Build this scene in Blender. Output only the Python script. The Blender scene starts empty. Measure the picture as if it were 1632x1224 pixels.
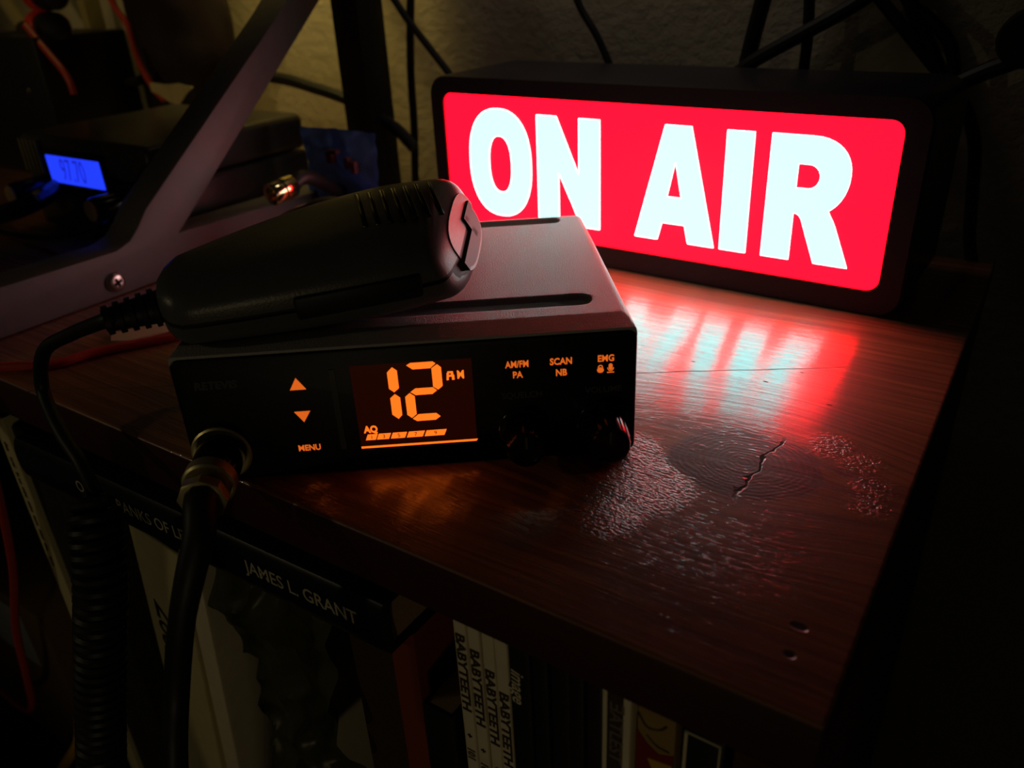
import bpy, bmesh, math, random
from mathutils import Vector, Matrix, noise
random.seed(7)
sc = bpy.context.scene
COL = sc.collection

# ------------------------------------------------------------------ camera
O = Vector((0.011949, -0.113013, 0.127256))
FW = Vector((-0.50236065, 0.72890584, -0.46511294))
RT = Vector((0.83558467, 0.54756633, -0.04437753))
UP = Vector((-0.22233314, 0.41093477, 0.88413833))
F = 1282.19
cd = bpy.data.cameras.new('camera'); cam = bpy.data.objects.new('camera', cd); COL.objects.link(cam)
cam.matrix_world = Matrix(((RT.x, UP.x, -FW.x, O.x), (RT.y, UP.y, -FW.y, O.y), (RT.z, UP.z, -FW.z, O.z), (0, 0, 0, 1)))
cd.sensor_fit = 'HORIZONTAL'; cd.sensor_width = 36; cd.lens = F / 1632 * 36
cd.clip_start = .005; cd.clip_end = 20
cd.dof.use_dof = True; cd.dof.focus_distance = .245; cd.dof.aperture_fstop = 13
sc.camera = cam
# ------------------------------------------------------------------ world, lamps, exposure
sc.view_settings.view_transform = 'Standard'; sc.view_settings.look = 'None'
sc.view_settings.exposure = 0; sc.view_settings.gamma = 1; sc.view_settings.use_curve_mapping = False
w = bpy.data.worlds.new('dark_room'); sc.world = w; w.use_nodes = True
w.node_tree.nodes['Background'].inputs[0].default_value = (.9, .8, .6, 1)
w.node_tree.nodes['Background'].inputs[1].default_value = .004

def spot(name, loc, tgt, energy, col, size, blend, rad):
    l = bpy.data.lights.new(name, 'SPOT'); l.energy = energy; l.color = col
    l.spot_size = math.radians(size); l.spot_blend = blend; l.shadow_soft_size = rad
    o = bpy.data.objects.new(name, l); COL.objects.link(o); o.location = loc
    o.rotation_euler = (Vector(tgt) - Vector(loc)).to_track_quat('-Z', 'Y').to_euler(); return o
spot('wall_lamp', (-.39, .250, .27), (-.40, .30, .06), .95, (1, .74, .20), 84, 1, .012)
spot('wall_fill', (-.20, .245, .34), (-.20, .30, .07), .26, (1, .85, .70), 95, 1, .02)  # added fill spot that lifts the right part of the wall
spot('room_lamp', (-.62, -.50, .30), (-.18, 0, -.06), .50, (1, .82, .45), 40, .6, .012)
spot('front_fill', (.25, -.60, -.13), (-.19, 0, -.085), .50, (1, .78, .42), 36, .6, .03)  # unseen spot added low in front to brighten the books
spot('corner_fill', (-.60, -.40, .20), (-.60, .24, .06), .8, (1, .72, .30), 38, .8, .02)  # added fill for the plugs at upper left, no lamp stands here

spot('upper_wall_fill', (-.56, .17, .62), (-.57, .30, .36), 1.0, (1, .78, .26), 62, .8, .03)  # added wall wash above the frame, put in for the brass to reflect

# ------------------------------------------------------------------ mesh helpers
def finish(name, bm, mat, parent=None, smooth=True, M=None):
    if M is not None: bm.transform(M)
    bmesh.ops.recalc_face_normals(bm, faces=bm.faces)
    me = bpy.data.meshes.new(name); bm.to_mesh(me); bm.free()
    for m in (mat if isinstance(mat, (list, tuple)) else [mat]): me.materials.append(m)
    if smooth:
        me.polygons.foreach_set('use_smooth', [True] * len(me.polygons))
        me.set_sharp_from_angle(angle=math.radians(35))
    o = bpy.data.objects.new(name, me); COL.objects.link(o)
    if parent: o.parent = parent
    return o
def tag(o, label, cat, group=None, kind=None):
    if kind != 'structure':
        o['label'] = label; o['category'] = cat
    elif label: o['label'] = label
    if group: o['group'] = group
    if kind: o['kind'] = kind
    return o
def thing(name, loc, rz, label, cat, group=None):
    o = bpy.data.objects.new(name, None); COL.objects.link(o); o.empty_display_size = .01
    o.location = loc; o.rotation_euler = (0, 0, rz); return tag(o, label, cat, group)
def copy_tree(root, loc, label=None, group=None, rz=None):
    r = root.copy(); COL.objects.link(r); r.location = loc
    if rz is not None: r.rotation_euler = (0, 0, rz)
    if label: r['label'] = label
    if group: r['group'] = group
    for ch in list(root.children):
        c = ch.copy(); COL.objects.link(c); c.parent = r
        for g in ch.children:
            d = g.copy(); COL.objects.link(d); d.parent = c
    return r
def box(bm, x0, x1, y0, y1, z0, z1, bev=0, seg=2):
    t = bmesh.new()
    vs = [t.verts.new((x, y, z)) for x in (x0, x1) for y in (y0, y1) for z in (z0, z1)]
    for f in ((0, 1, 3, 2), (4, 6, 7, 5), (0, 4, 5, 1), (2, 3, 7, 6), (0, 2, 6, 4), (1, 5, 7, 3)): t.faces.new([vs[i] for i in f])
    if bev: bmesh.ops.bevel(t, geom=list(t.edges), offset=bev, segments=seg, profile=.5, affect='EDGES')
    me = bpy.data.meshes.new('t'); t.to_mesh(me); t.free(); bm.from_mesh(me); bpy.data.meshes.remove(me)
    return bm
def bx(*a, **k): return box(bmesh.new(), *a, **k)
def rrect(wd, ht, r, n=6, cx=0, cy=0):
    pts = []
    for (sx, sy, a0) in ((1, 1, 0), (-1, 1, 90), (-1, -1, 180), (1, -1, 270)):
        for i in range(n + 1):
            a = math.radians(a0 + 90 * i / n)
            pts.append((cx + sx * (wd / 2 - r) + r * math.cos(a), cy + sy * (ht / 2 - r) + r * math.sin(a)))
    return pts
def skin(bm, rings, cap0=True, cap1=True, closed=True):
    R = [[bm.verts.new(p) for p in r] for r in rings]; n = len(R[0])
    for a, b in zip(R[:-1], R[1:]):
        for i in range(n if closed else n - 1):
            j = (i + 1) % n; bm.faces.new((a[i], a[j], b[j], b[i]))
    if cap0: bm.faces.new(R[0][::-1])
    if cap1: bm.faces.new(R[-1])
    return bm
def lathe(bm, prof, org=(0, 0, 0), axis=(0, -1, 0), n=48, cap=True):
    a = Vector(axis).normalized(); u = a.orthogonal().normalized(); v = a.cross(u); o = Vector(org)
    rings = [[o + a * h + (u * math.cos(2 * math.pi * i / n) + v * math.sin(2 * math.pi * i / n)) * max(r, 1e-5) for i in range(n)] for r, h in prof]
    return skin(bm, rings, cap, cap)
def smooth_path(pts, k=10):
    P = [Vector(p) for p in pts]; P = [P[0] * 2 - P[1]] + P + [P[-1] * 2 - P[-2]]; out = []
    for i in range(1, len(P) - 2):
        for j in range(k):
            t = j / k; a, b, c, d = P[i - 1], P[i], P[i + 1], P[i + 2]
            out.append(.5 * (2 * b + (c - a) * t + (2 * a - 5 * b + 4 * c - d) * t * t + (3 * b - a - 3 * c + d) * t ** 3))
    out.append(P[-2]); return out
def tube(bm, pts, r, n=12, smooth=True, k=10):
    P = smooth_path(pts, k) if smooth else [Vector(p) for p in pts]
    N = len(P); rad = r if callable(r) else (lambda t: r)
    T = (P[1] - P[0]).normalized(); u = T.orthogonal().normalized(); rings = []
    for i, p in enumerate(P):
        T = (P[min(i + 1, N - 1)] - P[max(i - 1, 0)]).normalized()
        u = (u - T * u.dot(T)).normalized(); v = T.cross(u); rr = rad(i / (N - 1))
        rings.append([p + (u * math.cos(2 * math.pi * j / n) + v * math.sin(2 * math.pi * j / n)) * rr for j in range(n)])
    return skin(bm, rings)
def prism(bm, poly, y0, y1, holes=None):
    """polygon in x,z extruded along y"""
    bm2 = bm
    a = [bm2.verts.new((x, y0, z)) for x, z in poly]; b = [bm2.verts.new((x, y1, z)) for x, z in poly]; n = len(a)
    bm2.faces.new(a); bm2.faces.new(b[::-1])
    for i in range(n): bm2.faces.new((a[i], b[i], b[(i + 1) % n], a[(i + 1) % n]))
    return bm2
def ringprism(bm, outer, inner, y0, y1):
    """outer and inner loops with equal counts, x,z plane"""
    n = len(outer); V = [[bm.verts.new((x, y, z)) for x, z in l] for l in (outer, inner) for y in (y0, y1)]
    o0, o1, i0, i1 = V
    for i in range(n):
        j = (i + 1) % n
        bm.faces.new((o0[i], o0[j], i0[j], i0[i])); bm.faces.new((o1[i], i1[i], i1[j], o1[j]))
        bm.faces.new((o0[i], o1[i], o1[j], o0[j])); bm.faces.new((i0[i], i0[j], i1[j], i1[i]))
    return bm
def holed(bm, outer, hole, y0, y1):
    from mathutils.geometry import tessellate_polygon
    loops = [[Vector((x, z, 0)) for x, z in l] for l in (outer, hole)]
    flat = outer + hole; A = [bm.verts.new((x, y0, z)) for x, z in flat]; B = [bm.verts.new((x, y1, z)) for x, z in flat]
    for t in tessellate_polygon(loops):
        bm.faces.new([A[i] for i in t]); bm.faces.new([B[i] for i in t][::-1])
    o = 0
    for l in (outer, hole):
        for i in range(len(l)):
            j = (i + 1) % len(l); bm.faces.new((A[o + i], B[o + i], B[o + j], A[o + j]))
        o += len(l)
    return bm
def text(name, s, size, mat, parent, M, bold=0.0, ext=.0001, align='CENTER', wx=1.0, shear=0, space=1.0):
    """text in x,z plane facing -y, transformed by M"""
    c = bpy.data.curves.new('t', 'FONT'); c.body = s; c.size = size; c.offset = bold; c.extrude = ext
    c.align_x = align; c.align_y = 'CENTER'; c.resolution_u = 3; c.shear = shear; c.space_character = space
    o = bpy.data.objects.new('t', c); COL.objects.link(o); bpy.context.view_layer.update()
    me = bpy.data.meshes.new_from_object(o, depsgraph=bpy.context.evaluated_depsgraph_get()); bpy.data.objects.remove(o); bpy.data.curves.remove(c)
    me.transform(M @ Matrix.Rotation(math.pi / 2, 4, 'X') @ Matrix.Diagonal((wx, 1, 1, 1)))
    me.materials.clear(); me.materials.append(mat); me.name = name
    q = bpy.data.objects.new(name, me); COL.objects.link(q); q.parent = parent; return q
def TR(x, y, z): return Matrix.Translation((x, y, z))
def at(px, py, Y):
    d = FW + RT * ((px - 816) / F) - UP * ((py - 612) / F); return O + d * ((Y - O.y) / d.y)
def atx(px, py, X):
    d = FW + RT * ((px - 816) / F) - UP * ((py - 612) / F); return O + d * ((X - O.x) / d.x)

# ------------------------------------------------------------------ materials
class NT:
    def __init__(s, name):
        s.m = bpy.data.materials.new(name); s.m.use_nodes = True; s.t = s.m.node_tree; s.b = s.t.nodes['Principled BSDF']
    def n(s, typ, **k):
        nd = s.t.nodes.new(typ)
        for a, b in k.items(): setattr(nd, a, b)
        return nd
    def link(s, a, b): s.t.links.new(a, b)
    def put(s, sock, v):
        if isinstance(v, (int, float)): sock.default_value = v
        elif isinstance(v, (tuple, list)): sock.default_value = v if len(v) == len(sock.default_value) else (*v, 1)
        else: s.link(v, sock)
    def math(s, op, a, b=0, c=0):
        nd = s.n('ShaderNodeMath', operation=op)
        for i, v in enumerate((a, b, c)): s.put(nd.inputs[i], v)
        return nd.outputs[0]
    def mix(s, f, a, b):
        nd = s.n('ShaderNodeMix', data_type='RGBA'); s.put(nd.inputs[0], f); s.put(nd.inputs[6], a); s.put(nd.inputs[7], b); return nd.outputs[2]
    def ramp(s, f, a, b, lo=0., hi=1.):
        nd = s.n('ShaderNodeMapRange', interpolation_type='SMOOTHSTEP'); s.put(nd.inputs[0], f)
        for i, v in enumerate((a, b, lo, hi)): s.put(nd.inputs[i + 1], v)
        return nd.outputs[0]
    def coord(s): return s.n('ShaderNodeTexCoord').outputs['Object']
    def xyz(s, v):
        nd = s.n('ShaderNodeSeparateXYZ'); s.link(v, nd.inputs[0]); return nd.outputs
    def vec(s, x, y, z):
        nd = s.n('ShaderNodeCombineXYZ')
        for i, v in enumerate((x, y, z)): s.put(nd.inputs[i], v)
        return nd.outputs[0]
    def noise(s, v, scale, detail=2, rough=.5, dist=0):
        nd = s.n('ShaderNodeTexNoise'); s.link(v, nd.inputs['Vector']); nd.inputs['Scale'].default_value = scale
        nd.inputs['Detail'].default_value = detail; nd.inputs['Roughness'].default_value = rough; nd.inputs['Distortion'].default_value = dist
        return nd.outputs[0]
    def bump(s, h, dist, strength=1):
        nd = s.n('ShaderNodeBump'); s.link(h, nd.inputs['Height']); nd.inputs['Distance'].default_value = dist; nd.inputs['Strength'].default_value = strength
        s.link(nd.outputs[0], s.b.inputs['Normal']); s.link(nd.outputs[0], s.b.inputs['Coat Normal'])
    def set(s, **k):
        for a, v in k.items(): s.put(s.b.inputs[a.replace('_', ' ')], v)
        return s
def mat(name, col, rough=.5, metal=0, var=.12, scale=120, bumpd=0, bscale=900, ior=1.45, spec=.5, **k):
    t = NT(name); c = t.coord(); nz = t.noise(c, scale, 3)
    a = tuple(x * (1 - var) for x in col); b = tuple(min(1, x * (1 + var)) for x in col)
    t.set(Base_Color=t.mix(nz, a, b), Roughness=rough, Metallic=metal, IOR=ior)
    t.b.inputs['Specular IOR Level'].default_value = spec
    if bumpd: t.bump(t.noise(c, bscale, 2), bumpd)
    for a, v in k.items(): t.set(**{a: v})
    return t.m
def emit(name, col, st, base=(.02, .02, .02), scale=60, var=.06):
    t = NT(name); nz = t.noise(t.coord(), scale, 1)
    t.set(Base_Color=base, Emission_Color=t.mix(nz, tuple(x * (1 - var) for x in col), col), Emission_Strength=st, Roughness=.3); return t.m

def wood():
    t = NT('varnished_pine'); c = t.coord(); x, y, z = t.xyz(c)
    KX, KY = -.042, .078
    dx = t.math('SUBTRACT', x, KX); dy = t.math('SUBTRACT', y, KY)
    wob = t.noise(c, 60, 2); wobc = t.math('SUBTRACT', wob, .5)
    r2 = t.math('SQRT', t.math('ADD', t.math('POWER', t.math('DIVIDE', dx, .0215), 2), t.math('POWER', t.math('DIVIDE', dy, .0185), 2)))
    r = t.math('ADD', r2, t.math('MULTIPLY', wobc, .5))
    inside = t.ramp(r, .86, 1.04, 1, 0)
    push = t.math('MULTIPLY', dy, t.math('MULTIPLY', t.ramp(r2, .6, 3.0, .62, 0), 1))
    yy = t.math('ADD', t.math('SUBTRACT', y, push), t.math('MULTIPLY', t.noise(c, 12, 2), .006))
    g1 = t.noise(t.vec(t.math('MULTIPLY', x, 9), t.math('MULTIPLY', yy, 420), z), 1, 4, .6, .3)
    g2 = t.noise(t.vec(t.math('MULTIPLY', x, 70), t.math('MULTIPLY', yy, 1900), z), 1, 3, .6)
    ringv = t.math('SINE', t.math('MULTIPLY', t.math('ADD', t.math('MULTIPLY', r2, 1), t.math('MULTIPLY', wobc, .42)), 80))
    big = t.noise(c, 22, 3)
    col = t.mix(t.ramp(g1, .35, .68), (.23, .066, .026), (.50, .185, .070))
    col = t.mix(t.ramp(big, .45, .75, 0, .7), col, (.15, .052, .028))
    col = t.mix(t.math('MULTIPLY', inside, .93), col, t.mix(t.ramp(ringv, -1, 1), (.030, .014, .012), (.062, .026, .02)))
    # crack through the knot
    crk = t.math('ABSOLUTE', t.math('ADD', t.math('SUBTRACT', t.math('ADD', dx, t.math('MULTIPLY', t.math('SUBTRACT', dy, -.004), -.12)), .004), t.math('MULTIPLY', t.math('SUBTRACT', t.noise(c, 75, 3, .55), .5), .016)))
    crm = t.math('MULTIPLY', t.ramp(crk, .00022, .00075, 1, 0), t.ramp(t.math('ABSOLUTE', t.math('SUBTRACT', dy, -.001)), .012, .02, 1, 0))
    def spotm(cx, cy, rx, ry):
        q = t.math('SQRT', t.math('ADD', t.math('POWER', t.math('DIVIDE', t.math('SUBTRACT', x, cx), rx), 2), t.math('POWER', t.math('DIVIDE', t.math('SUBTRACT', y, cy), ry), 2)))
        return t.ramp(q, .75, 1.05, 1, 0)
    holes = t.math('MAXIMUM', spotm(-.0114, .0232, .0021, .0012), spotm(-.0109, .0146, .0014, .0012))
    for a in ((-.052, .128, .0009, .0004), (-.0435, .140, .0007, .0003), (-.0785, .131, .0008, .0003), (-.030, .122, .0010, .0004)): holes = t.math('MAXIMUM', holes, spotm(*a))
    line = t.math('MULTIPLY', t.ramp(t.math('ABSOLUTE', t.math('ADD', t.math('SUBTRACT', t.math('SUBTRACT', y, .152), t.math('MULTIPLY', t.math('ADD', x, .03), .62)), t.math('MULTIPLY', wobc, .003))), .0001, .0004, 1, 0), t.ramp(x, -.034, -.03, .75, 0))
    dark = t.math('MAXIMUM', t.math('MAXIMUM', crm, holes), t.math('MULTIPLY', line, .8))
    col = t.mix(dark, col, (.008, .004, .003))
    # rough dimples round the knot
    def patch(cx, cy, s): return t.ramp(t.math('SQRT', t.math('ADD', t.math('POWER', t.math('SUBTRACT', x, cx), 2), t.math('POWER', t.math('SUBTRACT', y, cy), 2))), s * .15, s * 1.1, 1, 0)
    pm = patch(-.0635, .056, .020)
    for a in ((-.0225, .0985, .009), (-.0135, .093, .009), (-.0085, .083, .009), (-.0075, .074, .008), (-.073, .068, .012), (-.066, .038, .014)): pm = t.math('MAXIMUM', pm, patch(*a))
    pm = t.math('MULTIPLY', pm, t.math('SUBTRACT', 1, t.math('MULTIPLY', inside, .9)))
    dim = t.ramp(t.noise(t.vec(t.math('MULTIPLY', x, 700), t.math('MULTIPLY', y, 1300), z), 1, 2, .5), .36, .56)
    pore = t.ramp(t.noise(t.vec(t.math('MULTIPLY', x, 260), t.math('MULTIPLY', yy, 1500), z), 1, 2, .6), .56, .70)
    h = t.math('ADD', t.math('MULTIPLY', g2, .11), t.math('ADD', t.math('MULTIPLY', g1, .22), t.math('MULTIPLY', pore, .045)))
    h = t.math('ADD', h, t.math('MULTIPLY', t.math('MULTIPLY', dim, pm), .34))
    h = t.math('ADD', h, t.math('MULTIPLY', t.math('MULTIPLY', ringv, inside), .016))
    h = t.math('SUBTRACT', h, t.math('MULTIPLY', dark, .5))
    h = t.math('ADD', h, t.math('MULTIPLY', big, 1.0))
    t.set(Base_Color=col, Roughness=t.math('ADD', t.ramp(g1, .3, .7, .50, .38), t.math('MULTIPLY', dark, .5)), IOR=1.6, Coat_Weight=t.math('SUBTRACT', 1, dark), Coat_Roughness=t.ramp(g1, .3, .7, .12, .07), Coat_IOR=1.80)
    t.b.inputs['Specular IOR Level'].default_value = .85
    t.bump(h, .00050, 1)
    return t.m
WOOD = wood()
def rough_wood(name, a, b):
    t = NT(name); c = t.coord(); x, y, z = t.xyz(c)
    g = t.noise(t.vec(t.math('MULTIPLY', x, 12), t.math('MULTIPLY', y, 300), t.math('MULTIPLY', z, 300)), 1, 3, .6)
    t.set(Base_Color=t.mix(g, a, b), Roughness=.5); t.bump(g, .0002); return t.m
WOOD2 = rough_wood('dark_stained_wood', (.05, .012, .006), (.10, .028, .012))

def plaster():
    t = NT('rough_plaster'); c = t.coord(); n1 = t.noise(c, 9, 4, .6); n2 = t.noise(c, 160, 4, .65)
    t.set(Base_Color=t.mix(n1, (.50, .43, .30), (.66, .58, .44)), Roughness=.9); t.bump(t.math('ADD', n2, t.math('MULTIPLY', n1, 3)), .0008); return t.m
PLASTER = plaster()
BLACKP = mat('black_plastic', (.012, .012, .013), .42, bumpd=.00004, bscale=4000)
GLOSSB = mat('gloss_black_plastic', (.008, .008, .009), .16)
RUBBER = mat('black_rubber', (.010, .010, .011), .5, bumpd=.00003, bscale=3000)
def stipple():
    t = NT('stippled_black_enamel'); c = t.coord(); n = t.noise(c, 2400, 2, .6)
    t.set(Base_Color=t.mix(n, (.32, .30, .31), (.56, .53, .54)), Roughness=.40, IOR=1.6); t.bump(t.ramp(n, .3, .7), .00010, .9); return t.m
STIP = stipple()
MICP = mat('textured_mic_plastic', (.10, .10, .102), .34, bumpd=.00006, bscale=1500)
PANEL = mat('radio_front_panel', (.005, .005, .006), .4, spec=.2)
INK = mat('dim_grey_print', (.055, .055, .055), .6)
INKD = mat('faint_print', (.022, .022, .022), .6)
BRASS = mat('worn_nickel_brass', (.78, .66, .36), .13, 1, bumpd=.00002, bscale=700)
BRASS2 = mat('tarnished_brass', (.95, .80, .42), .42, .85, bumpd=.00002, bscale=700)
STEEL = mat('steel', (.62, .58, .56), .28, 1, bumpd=.00002)
POWDER = mat('grey_black_powder_coat', (.12, .105, .108), .5, .1, bumpd=.00006, bscale=2600)
REDP = mat('red_plastic', (.80, .05, .03), .35)
REDW = mat('red_wire_insulation', (.50, .05, .03), .4)
YELW = mat('yellow_cable_jacket', (.80, .45, .03), .4)
CREAM = mat('cream_card', (.62, .54, .30), .8, bumpd=.0001)
PAPER = mat('tan_page_edges', (.36, .24, .12), .85, scale=1200, var=.3)
WHITEB = mat('off_white_spine', (.72, .64, .46), .6)
DARKB = mat('black_spine', (.012, .012, .014), .45)
NAVY = mat('black_glossy_cover', (.008, .009, .015), .32)
REDB = mat('red_brown_cloth', (.22, .035, .018), .8, bumpd=.0001)
TAN = mat('beige_tape', (.55, .38, .24), .7)
BLUEB = mat('blue_printed_plastic', (.20, .34, 1.0), .38, var=.3, scale=40)
SEG = emit('orange_segment', (1.0, .15, .009), 1.45)
BACK = emit('dark_amber_backlight', (1.0, .09, .012), .011, (.004, .001, .001))
KEYL = emit('orange_key_backlight', (1.0, .165, .014), .72)
INKL = mat('lcd_dark_print', (.10, .02, .005), .5)

BACK.node_tree.nodes['Principled BSDF'].inputs['Specular IOR Level'].default_value = .15

# ------------------------------------------------------------------ room
o = finish('wall_back', bx(-1.6, .9, .30, .36, -.8, 1.0), PLASTER, smooth=False); tag(o, '', '', kind='structure')
FLOOR = mat('dark_floor', (.02, .016, .014), .8)
o = finish('floor', bx(-1.6, .9, -1.2, .30, -.86, -.80), FLOOR, smooth=False); tag(o, '', '', kind='structure')

# ------------------------------------------------------------------ bookcase
bc = thing('bookcase', (0, 0, -.80), 0, 'low dark red-stained wooden bookcase with a scuffed varnished top carrying the radio', 'bookcase')
IM = Matrix.Translation((0, 0, .80))
def bpart(name, bm, m): return finish(name, bm, m, bc, M=IM)
EDGE = rough_wood('shade_darkened_edge', (.034, .009, .006), (.065, .018, .010))  # same board wood, its edge shade put into a darker colour
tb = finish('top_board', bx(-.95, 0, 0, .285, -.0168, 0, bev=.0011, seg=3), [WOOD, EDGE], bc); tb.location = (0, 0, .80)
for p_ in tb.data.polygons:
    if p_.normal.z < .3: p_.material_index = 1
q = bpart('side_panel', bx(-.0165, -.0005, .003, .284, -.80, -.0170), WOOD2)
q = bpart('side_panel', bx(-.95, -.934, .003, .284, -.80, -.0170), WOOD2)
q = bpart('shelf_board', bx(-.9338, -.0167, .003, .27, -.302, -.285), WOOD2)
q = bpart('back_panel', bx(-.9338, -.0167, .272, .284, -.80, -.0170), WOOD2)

# ------------------------------------------------------------------ illuminated sign
SL = Vector((-.045818, .200094, 0)); ys = math.radians(-2.278)
sign = thing('illuminated_sign', SL, ys, 'lit red box sign with white capital lettering reading ON AIR', 'sign')
SX0, SX1, SH = -.204, .0215, .0805
bm = bmesh.new()
outer = rrect(SX1 - SX0, SH, .009, 6, (SX0 + SX1) / 2, SH / 2)
PX0, PX1, PZ0, PZ1 = -.1958, .0124, .0096, .0727
inner = rrect(PX1 - PX0, PZ1 - PZ0, .005, 6, (PX0 + PX1) / 2, (PZ0 + PZ1) / 2)
n = len(outer)
def ringv(l, y): return [bm.verts.new((x, y, z)) for x, z in l]
sh = lambda l, d: [((x - (SX0 + SX1) / 2) * (1 - d) + (SX0 + SX1) / 2, (z - SH / 2) * (1 - d) + SH / 2) for x, z in l]
rings = [ringv(inner, .004), ringv(inner, .0002), ringv(sh(outer, .008), 0), ringv(outer, .0012), ringv(outer, .061), ringv(sh(outer, .008), .062)]
for a, b in zip(rings[:-1], rings[1:]):
    for i in range(n): bm.faces.new((a[i], a[(i + 1) % n], b[(i + 1) % n], b[i]))
bm.faces.new(rings[-1])
SIGNB = mat('black_sign_case', (.026, .022, .034), .38)
finish('sign_case', bm, SIGNB, sign)
REDE = emit('lit_red_acrylic', (1.0, .0011, .0066), 7.2, (.3, .0, .01), 18, .12)
bm = prism(bmesh.new(), inner, .0012, .0032); facep = finish('face_panel', bm, REDE, sign, smooth=False)
WHT = emit('lit_white_lettering', (.162, 1.0, .985), 4.7, (.3, .3, .3), 18, .05)
def letter(bm): return finish('letter', bm, WHT, facep, smooth=False)
mm = .001; Y0, Y1 = .00075, .00125
def P(l): return [(x * mm, z * mm) for x, z in l]
def ell(cx, cz, rx, rz, n=64, e=2.35):
    out = []
    for i in range(n):
        a = 2 * math.pi * i / n; c, s = math.cos(a), math.sin(a)
        out.append(((cx + rx * math.copysign(abs(c) ** (2 / e), c)) * mm, (cz + rz * math.copysign(abs(s) ** (2 / e), s)) * mm))
    return out
letter(ringprism(bmesh.new(), ell(-163.8, 41.8, 18.0, 25.2), ell(-163.6, 41.4, 6.6, 13.2), Y0, Y1))
letter(prism(bmesh.new(), P([(-142.1, 65.5), (-131.6, 65.5), (-119.9, 40.4), (-119.9, 65.3), (-109.3, 65.3), (-109.0, 16.9), (-116.8, 16.9), (-118.6, 17.2), (-130.7, 41.0), (-130.7, 16.9), (-142.1, 16.9)]), Y0, Y1))
# A : outline with its counter joined with its counter through a hairline
bm = bmesh.new()
oa = [(-78.5, 65.4), (-72.8, 65.4), (-66.9, 65.4), (-54.2, 16.8), (-65.9, 16.8), (-67.8, 24.5), (-73.0, 24.5), (-78.2, 24.5), (-80.2, 16.8), (-91.1, 16.8)]
ia = [(-73.6, 50.6), (-73.2, 51.0), (-72.8, 50.6), (-69.9, 36.05), (-69.9, 36.0), (-70.0, 36.0), (-73.0, 36.0), (-76.3, 36.0), (-76.4, 36.0), (-76.4, 36.05)]
letter(holed(bmesh.new(), P(oa), P([(-73.2, 51.0), (-69.9, 36.0), (-76.4, 36.0)]), Y0, Y1))
letter(prism(bmesh.new(), P([(-51.9, 65.2), (-40.7, 65.2), (-40.5, 16.8), (-51.7, 16.8)]), Y0, Y1))
cs = lambda d: (math.cos(math.radians(d)), math.sin(math.radians(d)))
orr = [(-34.0, 65.3), (-26, 65.3)] + [(-18.5 + 15.1 * cs(d)[0] ** .9, 51.7 + 13.6 * cs(d)[1] ** .9) for d in range(90, 0, -9)]
orr += [(-14.6 + 11.2 * cs(d)[0], 51.5 + 15.0 * cs(d)[1]) for d in range(0, -70, -8)] + [(-9.0, 36.6), (-7.6, 34.4), (-6.4, 32.0), (0.0, 16.9), (-12.9, 16.9), (-18.9, 32.0), (-19.6, 33.8), (-20.6, 35.1), (-21.8, 35.7), (-22.8, 35.8), (-22.7, 16.9), (-34.0, 16.9), (-34.0, 45.0)]
half = len(orr) - 5
ir = [(-22.9, 54.7), (-20.5, 54.7)] + [(-18.6 + 4.2 * cs(90 - 180 * k / (half - 1))[0], 50.2 + 4.5 * cs(90 - 180 * k / (half - 1))[1]) for k in range(half)] + [(-20.5, 45.7), (-22.9, 45.6), (-22.9, 49.0)]
letter(holed(bmesh.new(), P(orr), P(ir[:-1]), Y0, Y1))

# ------------------------------------------------------------------ CB radio
BR = Vector((-.071991, .069541, 0)); yr = math.radians(36.950)
radio = thing('cb_radio', BR, yr, 'small black two-way radio with an orange lit display showing 12, in front of the sign', 'radio')
W_ = .125
bm = bmesh.new()
def sec(y, h, inset=0, r=.0026): return [(x, y, z) for x, z in rrect(W_ - 2 * inset, h - 2 * inset, r, 5, -W_ / 2, h / 2)]
skin(bm, [sec(.0012, .038, .0), sec(.0030, .0382, 0), sec(.0084, .0385), sec(.1043, .0385)])
finish('case', bm, STIP, radio)
# pressed-steel top cover with two long grooves, chamfered down to the front bezel
def groove(u, v, u0, u1, v0, v1, d):
    cv = (v0 + v1) / 2; r = (v1 - v0) / 2
    uu = min(max(u, u0 + r), u1 - r); dd = math.hypot(u - uu, v - cv) / r
    if dd >= 1: return 0
    t = min(1, (1 - dd) / .55); return d * t * t * (3 - 2 * t)
def topz(u, v):
    r = .0028; z = .0400
    dxe = min(-u, u + W_)
    if dxe < r: z -= r - math.sqrt(max(0, r * r - (r - dxe) ** 2))
    if v < .0084: z = min(z, .0388 + (v / .0084) * .0012)
    return z - groove(u, v, -.116, -.0088, .0146, .0240, .0020) - groove(u, v, -.116, -.0088, .0956, .1034, .0016)
us = sorted(set([-W_, -W_ + .0002, -W_ + .0006, -W_ + .0012, -W_ + .002, -.0028, -.002, -.0012, -.0006, -.0002, 0] + [-W_ + .0028 + i * (W_ - .0056) / 190 for i in range(191)]))
vs = sorted(set([0, .0084] + [i * .1043 / 175 for i in range(176)]))
bm = bmesh.new(); g = [[bm.verts.new((u, v, topz(u, v))) for v in vs] for u in us]
for i in range(len(us) - 1):
    for j in range(len(vs) - 1): bm.faces.new((g[i][j], g[i + 1][j], g[i + 1][j + 1], g[i][j + 1]))
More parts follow.
